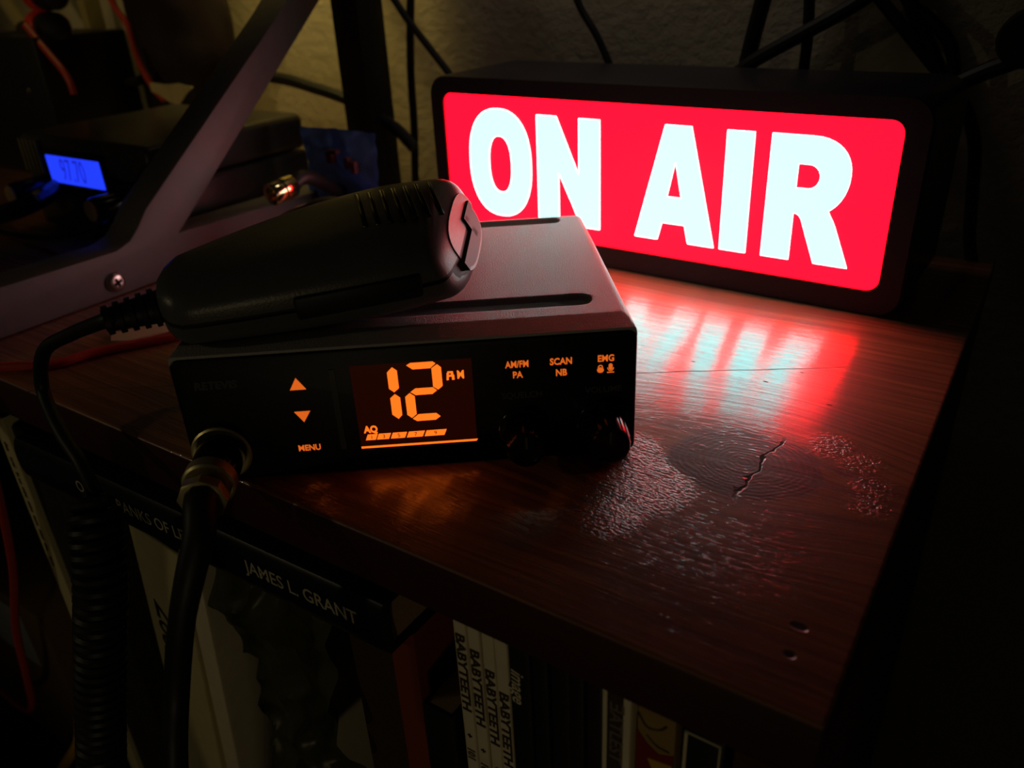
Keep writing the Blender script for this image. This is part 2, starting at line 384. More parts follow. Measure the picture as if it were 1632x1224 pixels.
# skirt
for row, rev in ((g[0], 0), (g[-1], 1)):
    lo = [bm.verts.new((v.co.x, v.co.y, .033)) for v in row]
    for j in range(len(vs) - 1): bm.faces.new((row[j], row[j + 1], lo[j + 1], lo[j]))
for k in (0, -1):
    row = [g[i][k] for i in range(len(us))]; lo = [bm.verts.new((v.co.x, v.co.y, .033)) for v in row]
    for j in range(len(us) - 1): bm.faces.new((row[j], row[j + 1], lo[j + 1], lo[j]))
finish('top_cover', bm, STIP, radio)
bm = bmesh.new()
skin(bm, [[(x, y, z) for x, z in rrect(W_ - 2 * i, .038 - 2 * i, .0026, 6, -W_ / 2, .019)] for i, y in ((0, .0014), (0, -.0002), (.0003, -.0007), (.0007, -.0008))])
panel = finish('front_panel', bm, PANEL, radio)
FY = -.0009
def rp(name, bm, m, parent=radio): return finish(name, bm, m, parent, smooth=False)
def ftext(name, s, u, z, size, m, bold=.0001, wx=1.0, parent=radio, **k): return text(name, s, size * mm, m, parent, TR(u * mm, FY, z * mm), bold, .00008, wx=wx, **k)
lcd = rp('display', prism(bmesh.new(), P([(-77.9, 33.2), (-45.2, 33.2), (-45.2, 7.2), (-77.9, 7.2)]), FY, FY + .0002), BACK)
SY0, SY1 = FY - .00016, FY - .00002
segs = [[(-68.1, 30.6), (-66.6, 32.1), (-65.4, 31.0), (-65.4, 25.7), (-66.8, 24.5), (-68.1, 25.7)],
        [(-68.1, 22.7), (-66.7, 23.9), (-65.4, 22.7), (-65.4, 17.3), (-66.5, 16.1), (-68.1, 17.6)],
        [(-62.7, 32.4), (-61.6, 33.4 - .4), (-55.6, 33.0), (-54.9, 32.4), (-56.4, 31.1), (-61.2, 31.1)],
        [(-56.1, 31.0), (-54.5, 32.1), (-53.5, 31.1), (-53.5, 25.5), (-54.8, 24.4), (-56.1, 25.5)],
        [(-62.4, 24.2), (-61.0, 25.2), (-56.2, 25.2), (-55.2, 24.2), (-56.5, 23.2), (-61.1, 23.2)],
        [(-64.0, 22.8), (-62.7, 23.9), (-61.4, 22.8), (-61.4, 17.2), (-62.8, 16.1), (-64.0, 17.2)],
        [(-62.6, 15.8), (-60.9, 17.1), (-56.0, 17.1), (-54.9, 16.0), (-56.3, 15.0), (-61.5, 15.0)]]
for s_ in segs: rp('digit_segment', prism(bmesh.new(), P(s_), SY0, SY1), SEG, lcd)
for a, b in ((-76.4, -73.6), (-73.3, -69.9), (-69.4, -65.4), (-64.9, -60.4), (-59.9, -54.3)):
    rp('signal_bar', prism(bmesh.new(), P([(a, 9.9), (b, 9.9), (b + .75, 11.7), (a + .75, 11.7)]), SY0, SY1), SEG, lcd)
for s_, u in (('1', -74.6), ('3', -71.2), ('5', -67.0), ('7', -62.3), ('9', -56.7)):
    text('bar_number', s_, .0017, INKL, lcd, TR(u * mm, SY0 - .00006, .0108), 0, .00003)
text('lcd_letters', 'AQ', .0029, SEG, lcd, TR(-.0746, SY1, .0132), .00014, .00008, wx=.86)
# segment style AM
bm = bmesh.new()
for q_ in ([(-52.3, 27.1), (-51.7, 27.1), (-51.5, 29.3), (-52.1, 29.3)], [(-51.9, 29.2), (-50.5, 29.2), (-50.5, 29.7), (-51.9, 29.7)], [(-52.0, 28.1), (-50.2, 28.1), (-50.2, 28.6), (-52.0, 28.6)],
           [(-50.8, 27.1), (-50.1, 27.1), (-50.1, 28.6), (-50.8, 28.6)], [(-51.0, 28.6), (-50.3, 28.6), (-50.4, 29.6), (-51.0, 29.6)]): prism(bm, P(q_), SY0, SY1)
rp('lcd_letters', bm, SEG, lcd)
text('lcd_letters', 'M', .0034, SEG, lcd, TR(-.0484, SY1, .0284), .00009, .00008, wx=.78)
rp('display_underline', prism(bmesh.new(), P([(-77.9, 7.3), (-45.4, 7.2), (-45.0, 7.8), (-77.9, 7.9)]), SY0, SY1), SEG, lcd)
rp('up_button', prism(bmesh.new(), P([(-94.6, 27.3), (-90.3, 27.3), (-92.6, 30.8)]), FY - .0002, FY + .0002), KEYL)
rp('down_button', prism(bmesh.new(), P([(-94.6, 20.5), (-90.3, 20.5), (-92.4, 17.2)]), FY - .0002, FY + .0002), KEYL)
rp('divider_bar', prism(bmesh.new(), P([(-83.6, 32.6), (-82.0, 32.6), (-82.0, 7.6), (-83.6, 7.6)]), FY - .0002, FY + .0002), mat('dark_clear_strip', (.030, .030, .026), .3))
ftext('menu_lettering', 'MENU', -92.3, 8.7, 2.55, KEYL, .00006, .90)
ftext('key_lettering', 'AM/FM', -32.9, 30.3, 2.75, KEYL, .00006, .78)
ftext('key_lettering', 'PA', -32.9, 27.1, 2.75, KEYL, .00006, .85)
ftext('key_lettering', 'SCAN', -20.9, 30.3, 2.75, KEYL, .00007, .86)
ftext('key_lettering', 'NB', -20.9, 26.9, 2.75, KEYL, .00007, .85)
ftext('key_lettering', 'EMG', -8.6, 30.3, 2.7, KEYL, .00006, .86)
# padlock and microphone pictograms
bm = bmesh.new(); prism(bm, [( (-10.1 + a * .95) * mm, (26.9 + b * .85) * mm) for a, b in [(math.cos(i * .3926), math.sin(i * .3926)) for i in range(16)]], FY - .0001, FY)
arc = [(math.cos(math.pi * i / 8), math.sin(math.pi * i / 8)) for i in range(9)]
prism(bm, P([(-10.1 + .75 * a, 27.6 + .9 * b) for a, b in arc] + [(-10.1 + .45 * a, 27.6 + .6 * b) for a, b in arc[::-1]]), FY - .0001, FY)
rp('padlock_symbol', bm, KEYL)
bm = bmesh.new(); prism(bm, P([(-7.3 + .55 * a, 28.2 + .55 * b) for a, b in arc] + [(-7.3 - .55 * a, 27.3 - .5 * b) for a, b in arc]), FY - .0001, FY)
prism(bm, P([(-7.3 - .95 * a, 27.5 - 1.1 * b) for a, b in arc] + [(-7.3 + .72 * a, 27.5 - .85 * b) for a, b in arc]), FY - .0001, FY)
prism(bm, P([(-8.3, 25.9), (-6.3, 25.9), (-6.3, 26.2), (-8.3, 26.2)]), FY - .0001, FY); rp('microphone_symbol', bm, KEYL)
ftext('knob_lettering', 'SQUELCH', -31.9, 20.8, 2.7, INK, .00004, .95)
ftext('knob_lettering', 'VOLUME', -9.2, 20.8, 2.7, INK, .00004, .98)
ftext('knob_lettering', 'ASC', -38.6, 4.8, 2.2, INKD, 0, 1)
ftext('knob_lettering', 'OFF', -18.2, 5.0, 2.2, INKD, 0, 1)
ftext('maker_lettering', 'RETEVIS', -114.0, 30.2, 3.1, INK, .00018, 1.05, shear=.12)
rp('marker_dot', lathe(bmesh.new(), [(.0004, 0), (.0004, .0002)], (-.0355, FY + .0001, .0068)), mat('dull_red_dot', (.2, .02, .015), .5))
def knob(u, z, R, L, name):
    bm = lathe(bmesh.new(), [(R + .0012, -.0004), (R + .0012, .0006), (R + .0008, .0011), (R + .0001, .0015), (R - .0001, .0030), (R - .0004, L - .0015), (R - .0009, L - .0004), (R - .0018, L), (R * .5, L - .0003)], (u, FY, z), n=64)
    for i in range(20):   # grip ribs
        a = 2 * math.pi * i / 20; r = R - .0002
        tube(bm, [(u + r * math.cos(a), FY - .0034, z + r * math.sin(a)), (u + (r - .0003) * math.cos(a), FY - L + .0018, z + (r - .0003) * math.sin(a))], .00035, 6, smooth=False)
    k = finish(name, bm, GLOSSB, radio)
    finish('pointer_line', bx(u - .0003, u + .0003, FY - L - .0001, FY - L + .0008, z + .001, z + R - .0012), INK, k)
knob(-.0320, .0100, .0058, .0125, 'squelch_knob'); knob(-.0094, .0100, .0062, .0135, 'volume_knob')
bm = lathe(bmesh.new(), [(.0079, 0), (.0083, .0006), (.0083, .0012), (.0078, .0017), (.0070, .0014)], (-.1163, FY, .0096), n=64)
finish('microphone_socket', bm, BRASS2, radio)

# ------------------------------------------------------------------ hand microphone on the radio
UU = Vector((math.cos(yr), math.sin(yr), 0)); WW = Vector((-math.sin(yr), math.cos(yr), 0))
def RL(u, d, z): return BR + UU * u + WW * (-d) + Vector((0, 0, z))
MP = BR + UU * -.0455 + WW * .0380 + UU * -.0010 + Vector((0, 0, .0400))
mic = thing('hand_microphone', MP, 0, 'black hand microphone lying on top of the small radio, its coiled cord hanging down', 'microphone')
ML = Matrix.Translation((0, 0, 0)) @ Matrix.Rotation(yr + math.radians(11), 4, 'Z') @ TR(.002, 0, .0170) @ Matrix.Rotation(math.radians(-3.5), 4, 'Y') @ Matrix.Rotation(math.radians(12), 4, 'X') @ TR(0, -.001, 0)
def micsec(s, sc_=1.0, half=0):
    """s 0 tail .. 1 head ; local x axis along the mic"""
    L = .086; x = -L * (1 - s)
    hb = .0125 + (.0245 - .0125) * (1 - (1 - s) ** 2.2); hc = .0080 + (.0120 - .0080) * math.sin(min(1, s * 1.25) * math.pi / 2) ; hc *= 1 - .20 * max(0, (s - .75) / .25)
    SH = s ** 4
    e = 1.0
    if s > .90: e = (1 - ((s - .90) / .1) ** 3.0) ** (1 / 3.0)
    e = max(e, .60); 
    if s < .06: e = min(e, .55 + .45 * math.sqrt(s / .06))
    pts = []; n = 40
    rng = range(n) if not half else range(n // 2 + 1)
    for i in rng:
        a = 2 * math.pi * i / n
        if half == -1: a += math.pi
        c, q = math.cos(a), math.sin(a); ex = 2 / 2.9
        yy = hb * e * sc_ * math.copysign(abs(c) ** ex, c); zz = hc * (.4 + .6 * e) * sc_ * math.copysign(abs(q) ** ex, q)
        pts.append(Vector((x + (.36 * yy - .50 * zz) * SH, yy - .010 * (1 - s) ** 1.6, zz)))
    return pts
SS = [0, .02, .04, .06] + [.06 + .84 * i / 20 for i in range(1, 21)] + [.92, .94, .96, .975, .985, .993, 1.0]
finish('seam_core', skin(bmesh.new(), [micsec(s, .955) for s in SS]), RUBBER, mic, M=ML)
for half, nm in ((1, 'front_shell'), (-1, 'back_shell')):
    rr = [[p + Vector((0, 0, .0007 * half)) for p in micsec(s, 1, half)] for s in SS]
    bm = skin(bmesh.new(), rr); finish(nm, bm, MICP, mic, M=ML)
bm = bmesh.new()
for i in range(7): box(bm, -.030 + i * .0035, -.0285 + i * .0035, -.010, .010, .0118, .0127, bev=.0002)
finish('speaker_grille', bm, GLOSSB, mic, M=ML)
finish('talk_button', bx(-.052, -.018, -.0262, -.0235, -.003, .004, bev=.001), RUBBER, mic, M=ML)
bm = bmesh.new()
for (y0, y1, z0, z1) in ((-.016, .004, -.0035, -.0008), (.0015, .004, -.0035, .0030), (.0015, .0120, .0012, .0034)):
    t = box(bmesh.new(), -.0020, .0012, 0, 1, z0, z1)
    for v in t.verts:
        yv = y0 + (y1 - y0) * v.co.y; v.co.x += .36 * yv - .5 * v.co.z; v.co.y = yv
    me = bpy.data.meshes.new('x'); t.to_mesh(me); t.free(); bm.from_mesh(me); bpy.data.meshes.remove(me)
finish('end_slot', bm, RUBBER, mic, M=ML)
bm = lathe(bmesh.new(), [(.0055, 0), (.0055, .0016), (.0072, .0019), (.0072, .0032), (.006, .0037)], (-.035, .004, -.0104), (0, 0, -1)); finish('hanger_button', bm, STEEL, mic, M=ML)

def mrel(l): return [Vector(p) - MP for p in l]
t0 = ML @ Vector((-.084, -.010, 0)); t1 = ML @ Vector((-.101, -.0135, .0005))
bm = bmesh.new(); tube(bm, [t0, t0.lerp(t1, .5), t1], lambda t: .0048 - .0018 * t, 16)
for i in range(5): 
    c0 = t0.lerp(t1, .22 + i * .17); tube(bm, [c0, c0 + (t1 - t0).normalized() * .0014], .0052 - i * .0003, 16, smooth=False)
finish('strain_relief', bm, RUBBER, mic)
T1 = t1 + MP
lead = [T1 - (t1 - t0) * .2, T1, (-.212, -.0085, .0385), (-.2285, -.0100, .0300), (-.2370, -.0105, .0155), (-.2235, -.0155, .0070), (-.2105, -.0185, .0010), (-.2030, -.0205, -.0065)]
finish('lead', tube(bmesh.new(), mrel(lead), .0021, 12), RUBBER, mic)
# coiled cord
axis = smooth_path([(-.2030, -.0205, -.0065), (-.2005, -.0245, -.0140), (-.1985, -.0290, -.030), (-.2010, -.0335, -.050), (-.2050, -.0400, -.080), (-.2090, -.0465, -.112), (-.2110, -.052, -.150), (-.205, -.058, -.185), (-.195, -.062, -.205)], 12)
cum = [0]
for a, b in zip(axis[:-1], axis[1:]): cum.append(cum[-1] + (b - a).length)
tot = cum[-1]; pitch = .0035; turns = int(tot / pitch); cp = []; k = 0
for i in range(turns * 18 + 1):
    d = tot * i / (turns * 18)
    while k < len(cum) - 2 and cum[k + 1] < d: k += 1
    f_ = (d - cum[k]) / (cum[k + 1] - cum[k]); p = axis[k].lerp(axis[k + 1], f_); T = (axis[k + 1] - axis[k]).normalized()
    u = T.cross(Vector((1, 0, 0))).normalized(); v = T.cross(u); a = 2 * math.pi * i / 18
    R_ = .0061 * min(1, .25 + d / .006, .25 + (tot - d) / .006)
    cp.append(p + (u * math.cos(a) + v * math.sin(a)) * R_ - MP)
finish('coiled_cord', tube(bmesh.new(), cp, .00172, 8, smooth=False), RUBBER, mic)
pe = RL(-.1157, .026, .0088)
down = [RL(-.1163, .019, .0096), pe, RL(-.1156, .0320, .0040), (-.1448, -.0315, -.0060), (-.1468, -.0355, -.0180), (-.1510, -.0400, -.0400), (-.1480, -.0480, -.0590), (-.149, -.056, -.10), (-.153, -.060, -.15), (-.163, -.064, -.20), (-.182, -.064, -.215), (-.195, -.062, -.205)]
finish('straight_cord', tube(bmesh.new(), mrel(down), lambda t: .0047 - .0013 * min(1, t / .35), 16), RUBBER, mic)
def rlathe(prof, c, n=48):
    ax = (RL(0, 1, -.06) - RL(0, 0, 0)).normalized()
    return lathe(bmesh.new(), prof, Vector(c) - MP, ax, n)
plug = finish('plug', rlathe([(.0062, -.001), (.0066, .001), (.0064, .010), (.0055, .0125), (.0050, .0142)], RL(-.1163, .0012, .0096)), mat('dark_plug_barrel', (.03, .028, .024), .2, .8), mic)
finish('locking_ring', rlathe([(.0052, 0), (.0064, .0002), (.0069, .0008), (.0069, .0042), (.0063, .0048), (.0050, .0050)], RL(-.1163, .0122, .0091)), BRASS2, plug)
hexp = rlathe([(.0048, 0), (.0060, .0003), (.0064, .0010), (.0064, .0038), (.0058, .0044), (.0044, .0048)], RL(-.1163, .0190, .0086), n=8)
finish('clamp_nut', hexp, BRASS2, plug)

# ------------------------------------------------------------------ square-tube stand at left
st = thing('metal_stand', (-.34, .10, 0), 0, 'dark grey square-tube metal stand with a slanting brace and one cross-head screw', 'stand')
def spart(name, bm, m=POWDER, par=None, sm=True): return finish(name, bm, m, par or st, M=TR(.34, -.10, 0), smooth=sm)
# outline of base + brace in the y,z plane : one welded piece
def yzprism(poly, x0, x1, bev=.0007):
    bm = bmesh.new(); prism(bm, [(y, z) for y, z in poly], x0, x1)
    bm.transform(Matrix(((0, 1, 0, 0), (1, 0, 0, 0), (0, 0, 1, 0), (0, 0, 0, 1))))
    bmesh.ops.recalc_face_normals(bm, faces=bm.faces)
    if bev: bmesh.ops.bevel(bm, geom=[e for e in bm.edges if e.is_manifold and e.calc_face_angle(0) > .5], offset=bev, segments=2, profile=.5, affect='EDGES')
    return bm
spart('base_tube', yzprism([(-.06, .0005), (.272, .0005), (.272, .0185), (.252, .0185), (.1100, .0194), (.1235, .0305), (.2232, .1135), (.2700, .1545), (.2520, .1580), (.1929, .1084), (.0925, .0305), (.0860, .0240), (.0800, .0205), (.0740, .0195), (-.06, .0205)][::-1] if False else
      [(-.06, .0005), (.250, .0005), (.250, .0170), (.1100, .0194), (.2232, .1135), (.2500, .1358), (.2500, .1580), (.1929, .1084), (.0960, .0345), (.0895, .0272), (.0845, .0228), (.0770, .0203), (-.06, .0212)], -.35, -.33))
spart('upright', bx(-.35, -.33, .2502, .2720, .0005, .32, bev=.0008), mat('black_powder_coat', (.02, .02, .021), .45))
bm = lathe(bmesh.new(), [(.0046, 0), (.0046, .0006), (.0041, .0016), (.0030, .0022), (.0016, .0024)], (-.3299, .0722, .0072), (1, 0, 0), 40)
sc_o = spart('screw', bm, STEEL)
bm = bmesh.new()
for a in (.35, .35 + math.pi / 2):
    t = bx(-.0001, .0003, -.0021, .0021, -.00065, .00065); t.transform(TR(-.3276, .0722, .0072) @ Matrix.Rotation(a, 4, 'X')); me = bpy.data.meshes.new('x'); t.to_mesh(me); t.free(); bm.from_mesh(me); bpy.data.meshes.remove(me)
finish('cross_recess', bm, mat('recess_black', (.004, .004, .004), .7), sc_o, M=TR(.34, -.10, 0))

# ------------------------------------------------------------------ transceiver with blue display
tx = thing('transceiver', (-.42, .12, 0), 0, 'dark transceiver with a glowing blue display behind the slanting metal brace', 'radio')
TM = TR(.42, -.12, 0)
def tpart(name, bm, m, par=None, sm=True): return finish(name, bm, m, par or tx, M=TM, smooth=sm)
TXB = mat('satin_black_case', (.055, .050, .052), .30)
tpart('lower_case', bx(-.480, -.362, .122, .228, .002, .0338, bev=.003, seg=4), TXB)
tpart('upper_case', bx(-.480, -.362, .122, .228, .0345, .0545, bev=.004, seg=4), TXB)
bm = bmesh.new()
for i in range(5): box(bm, -.475 + i * .004, -.4725 + i * .004, .119, .123, .034, .052, bev=.0004)
tpart('vent_ribs', bm, mat('olive_grey_ribs', (.16, .15, .09), .5))
tpart('front_bezel', bx(-.4525, -.3975, .1195, .1225, .028, .0475, bev=.0008), GLOSSB)
BLUE = emit('blue_backlight', (.015, .045, 1.0), 1.25, var=.2, scale=30)
scr = tpart('display', bx(-.4495, -.4000, .1188, .1196, .0305, .0450), BLUE, sm=False)
text('display_digits', '97.70', .0170, mat('dark_lcd_digits', (.01, .015, .2), .5, Emission_Color=(.01, .02, .5, 1), Emission_Strength=.9), scr, TM @ TR(-.4255, .1186, .0375), 0, .0001, wx=.62)
for x in (-.4590, -.3830):
    b_ = lathe(bmesh.new(), [(.0062, -.002), (.0066, 0), (.0062, .018), (.0056, .0200)], (x, .1195, .0265), (0, -1, 0), 32); kk = tpart('control_knob', b_, GLOSSB)
    tpart('knob_cap', lathe(bmesh.new(), [(.0052, 0), (.0052, .0006)], (x, .0994, .0265), (0, -1, 0), 32), TAN, kk, False)

def cable(name, pts, r, m, label, cat='cable', group=None):
    bm = tube(bmesh.new(), pts, r, 10); o = finish(name, bm, m); return tag(o, label, cat, group)
cable('cable', [at(-60, 352, .085), at(0, 342, .09), at(45, 326, .095), at(80, 306, .112), at(88, 300, .118)], .0050, GLOSSB, 'thick black cable catching blue light below the blue display')
cable('thin_cable', [at(-40, 352, .10), at(10, 372, .10), at(60, 378, .10), at(110, 374, .10), at(150, 366, .105), at(190, 345, .12)], .0016, GLOSSB, 'thin black cable curving beneath the blue display with a blue sheen')

# ------------------------------------------------------------------ coax connector, blue wrapper, tape, red wire
cn = thing('coax_cable', at(440, 307, .150), 0, 'black coax cable ending in a shiny nickel connector behind the hand microphone', 'cable')
co = cn.location.copy(); ax = Vector((.05, 1, .12)); axn = Vector((ax.x, ax.y, ax.z)).normalized()
finish('connector', lathe(bmesh.new(), [(.0034, .0008), (.0036, -.0030), (.0052, -.0034), (.0056, -.0024), (.0056, .0010), (.0050, .0016), (.0050, .0030), (.0057, .0036), (.0057, .0100), (.0050, .0110), (.0040, .0120)], (0, 0, 0), axn, 40), BRASS, cn)
finish('lead', tube(bmesh.new(), [axn * .010, axn * .022, at(560, 312, .205) - co, at(660, 330, .215) - co, Vector((-.27, .240, .01)) - co], .0036, 12), RUBBER, cn)

def crumple(x0, x1, z0, z1, y, nx, nz, amp, sc_=30, seed=0, dz=0):
    bm = bmesh.new(); G_ = []
    for i in range(nx + 1):
        r = []
        for j in range(nz + 1):
            x = x0 + (x1 - x0) * i / nx; z = z0 + (z1 - z0) * j / nz
            p = Vector((x * sc_ + seed, z * sc_, seed)); d = noise.noise(p) * amp + abs(noise.noise(p * 2.3)) * amp * .6
            r.append(bm.verts.new((x + noise.noise(p * 1.7 + Vector((5, 0, 0))) * amp * .5, y + d, z + dz * (i / nx) + noise.noise(p + Vector((0, 9, 0))) * amp * .5)))
        G_.append(r)
    for i in range(nx):
        for j in range(nz): bm.faces.new((G_[i][j], G_[i + 1][j], G_[i + 1][j + 1], G_[i][j + 1]))
    bmesh.ops.solidify(bm, geom=list(bm.faces), thickness=.0008); return bm
wr = finish('plastic_wrapper', crumple(-.337, -.281, .0015, .0525, .2, 40, 34, .006, 45, 3), BLUEB); tag(wr, 'crumpled blue printed plastic wrapper beside the black transceiver', 'wrapper')
prt = bmesh.new()
for (a, b_, c_, d_) in ((-.313, -.309, .036, .042), (-.311, -.305, .041, .043), (-.300, -.2975, .034, .040), (-.296, -.293, .032, .038)): box(prt, a, b_, .1945, .1985, c_, d_)
finish('printed_marks', prt, mat('dark_red_print', (.12, .03, .04), .6), wr)

bm = bmesh.new(); rings = []
for i in range(17):
    f_ = i / 16; cx = -.300 + .078 * f_; cy = .143 + .040 * f_; rr = max(.0015, .0155 * math.sin(math.pi * min(1, max(0, f_))) ** .45)
    rings.append([(cx - .5 * rr * math.cos(a) * 0, cy + rr * .9 * math.cos(a) * (1 + .18 * noise.noise(Vector((a * 1.5, f_ * 6, 2)))), .0165 + (rr * math.sin(a)) * (1 + .10 * noise.noise(Vector((a, f_ * 9, 7))))) for a in [2 * math.pi * j / 24 for j in range(24)]])
skin(bm, rings); tag(finish('cable_pouch', bm, mat('soft_black_pouch', (.020, .016, .017), .45, bumpd=.0002, bscale=300)), 'soft black pouch lying behind the hand microphone near the blue wrapper', 'pouch')
bm = bmesh.new(); tp = [(-.2920, .0440), (-.2850, .0395), (-.2785, .0430), (-.2730, .0560), (-.2715, .0655), (-.2755, .0700), (-.2800, .0665), (-.2860, .0545)]
a_ = [bm.verts.new((x, y, .0006)) for x, y in tp]; b_ = [bm.verts.new((x, y, .0012)) for x, y in tp]; bm.faces.new(a_[::-1]); bm.faces.new(b_)
for i in range(8): bm.faces.new((a_[i], a_[(i + 1) % 8], b_[(i + 1) % 8], b_[i]))
tag(finish('paper_scrap', bm, TAN, smooth=False), 'torn beige paper scrap on the wood just left of the small radio', 'scrap')
cable('red_wire', [(-.262, .055, .0020), (-.2780, .0300, .0020), (-.2830, .0150, .0020), (-.2990, .0030, .0022), (-.3080, -.0026, .0006), (-.3100, -.0036, -.012), (-.318, -.004, -.03), (-.322, -.006, -.06), (-.333, -.008, -.10), (-.3480, -.0120, -.1400), (-.3560, -.0140, -.1750), (-.3760, -.012, -.2100), (-.410, -.008, -.235), (-.45, -.006, -.24)], .0018, REDW, 'red wire draped over the front edge and looping down at the far left', 'wire')
cable('yellow_cable', [(-.335, -.006, -.200), (-.345, -.008, -.222), (-.372, -.010, -.255), (-.40, -.010, -.29), (-.42, -.010, -.33)], .0030, YELW, 'yellow cable at the bottom left corner below the red loop')

# ------------------------------------------------------------------ things hanging against the wall
WY = .288
wall_cables = [
 ([(655, -60), (654, 40), (655, 120), (660, 200), (662, 290)], .0024, 'black cable hanging straight down beside the upright of the stand'),
 ([(600, -60), (632, 5), (672, 60), (712, 112), (740, 150)], .0021, 'black cable slanting down to the left top corner of the sign'),
 ([(905, -60), (922, 5), (950, 55), (970, 100), (985, 140)], .0019, 'black cable slanting down behind the letter N of the sign'),
 ([(1230, -60), (1216, 0), (1200, 60), (1188, 110), (1180, 150)], .0038, 'thick black cable going down behind the letter I of the sign'),
 ([(1292, -60), (1290, 0), (1287, 60), (1281, 110), (1278, 150)], .0024, 'black cable hanging straight behind the letter R of the sign'),
 ([(1420, -40), (1370, 2), (1290, 48), (1210, 92), (1170, 120)], .0032, 'black cable crossing two others above the letter I of the sign'),
 ([(1430, -60), (1450, 0), (1475, 60), (1498, 120), (1505, 180)], .0031, 'black cable slanting down at the right top corner of the sign'),
 ([(1425, -60), (1448, 0), (1490, 38), (1516, 75), (1520, 130), (1518, 190)], .0026, 'black cable bowing outward near the right top corner of the sign'),
 ([(1700, 65), (1632, 92), (1575, 112), (1530, 132), (1500, 150)], .0034, 'black cable coming from the right edge to the back of the sign'),
 ([(1500, 120), (1536, 165), (1553, 230), (1550, 300), (1545, 380), (1552, 440)], .0026, 'black cable dropping down the dark right side of the sign'),
]
for i, (pl, r, lb) in enumerate(wall_cables):
    (xa, ya), (xb, yb) = pl[0], pl[1]; pl = [(xa + (xa - xb) * 5, ya + (ya - yb) * 5)] + pl   # carries on well above the frame
    cable('cable', [at(x, y, WY - .004 - .0045 * (i % 3)) for x, y in pl], r, RUBBER, lb)
cable('cable', [at(x, y, .262) for x, y in ((-60, 215), (20, 196), (100, 168), (160, 148), (215, 130), (320, 112), (440, 124), (500, 140), (556, 160), (625, 200), (660, 235))], .0036, RUBBER, 'black cable sagging across the wall behind the slanting brace')
# round black thing at the right edge
rd = at(1640, 60, .275); tag(finish('cable_roll', lathe(bmesh.new(), [(.004, -.010), (.0095, -.010), (.0105, -.007), (.0105, .007), (.0095, .010), (.004, .010)], rd, (0, -1, 0)), RUBBER), 'round black roll on the wall at the right edge', 'roll')
# black supply box
pb = at(0, 60, .20); t = thing('power_supply', (at(0, 150, .20).x, .22, 0), 0, 'black box at the upper left corner with two small bright screws', 'power supply')
tm = TR(-t.location.x, -.22, 0)
x1 = at(50, 60, .20).x; zt = at(30, 60, .20).z; zb = .0015
finish('case', bx(x1 - .12, x1, .20, .27, zb, zt, bev=.0015), BLACKP, t, M=tm)
for px, py in ((43, 145), (107, 145)):
    s_ = at(px, py, .1985); 
    if px < 60: finish('screw', lathe(bmesh.new(), [(.0016, 0), (.0012, .0008)], (min(s_.x, x1 - .003), .1998, s_.z), (0, -1, 0), 20), STEEL, t, M=tm)
# red and black binding posts / plugs
def plugpair(px, py, L, lab):
    c = at(px, py, .225); o = thing('banana_plug', c, 0, lab, 'plug', 'red and black plugs at the upper left')
    finish('collar', lathe(bmesh.new(), [(.0095, -.012), (.0108, -.010), (.0108, .003), (.0095, .004)], (0, 0, 0), (1, -.25, 0), 28), REDP, o)
    finish('grip', lathe(bmesh.new(), [(.0085, .0042), (.0096, .007), (.0096, L - .006), (.0080, L - .002), (.0045, L)], (0, 0, 0), (1, -.25, 0), 28), RUBBER, o)
plugpair(66, -8, .034, 'topmost of the red-collared black plugs at the upper left'); plugpair(72, 42, .033, 'second from the top of the red-collared black plugs')
plugpair(70, 92, .026, 'third from the top of the red-collared black plugs'); plugpair(78, 130, .014, 'lowest and shortest of the red-collared black plugs')
cable('red_wire', [at(x, y, .205) for x, y in ((40, 40), (58, 62), (80, 88), (100, 112), (112, 132), (118, 150))], .0022, REDW, 'red wire crossing in front of the black plugs', 'wire')
cable('red_wire', [at(x, y, .250) for x, y in ((168, -20), (185, 14), (203, 40), (215, 80), (228, 112), (246, 142), (262, 160))], .0022, REDW, 'red wire hanging beside the dark bag', 'wire')
rod = bmesh.new(); tube(rod, [at(-30, -70, .24), at(12, 5, .24), at(38, 44, .235)], .0058, 14)
tag(finish('wooden_rod', rod, mat('pale_wood', (.30, .24, .12), .7)), 'pale round-ended wooden rod pointing down at the upper left corner', 'rod')
a_, b_ = at(165, 178, .27), at(205, 60, .27)
tag(finish('batten', bx(a_.x, a_.x + .009, .272, .286, .0015, .16, bev=.0012), mat('pale_slat', (.40, .33, .14), .7)), 'narrow pale batten standing against the wall behind the cables', 'slat')
a_ = at(204, 60, .262)
tag(finish('black_post', bx(a_.x, a_.x + .011, .264, .286, .0015, .25, bev=.0012), RUBBER), 'thin black post against the wall between batten and dark bag', 'post')
# dark bag
bm = bmesh.new(); cen = at(275, 40, .255); rings = []
for i in range(15):
    f_ = i / 14; z = .17 - f_ * .125; wd = .030 + .018 * math.sin(min(1, f_ * 1.1) * math.pi) - .012 * max(0, f_ - .8) * 5
    cx = cen.x - .012 + f_ * .022
    rings.append([(cx + wd * math.cos(a) * (1 + .10 * noise.noise(Vector((a, f_ * 5, 1)))), .262 + .019 * math.sin(a) * (1 + .25 * noise.noise(Vector((a * 2, f_ * 6, 4)))), z + .004 * noise.noise(Vector((a, 2, f_)))) for a in [2 * math.pi * j / 28 for j in range(28)]])
skin(bm, rings); tag(finish('cloth_bag', bm, mat('black_maroon_cloth', (.018, .008, .011), .8, scale=25, var=.6)), 'dark cloth bag hanging on the wall left of the slanting brace', 'bag')
ps = [at(243, 131, .246), at(270, 134, .246), at(288, 132, .246), at(312, 138, .246), at(300, 152, .246), at(290, 168, .246), at(275, 162, .246), at(258, 150, .246), at(246, 145, .246)]
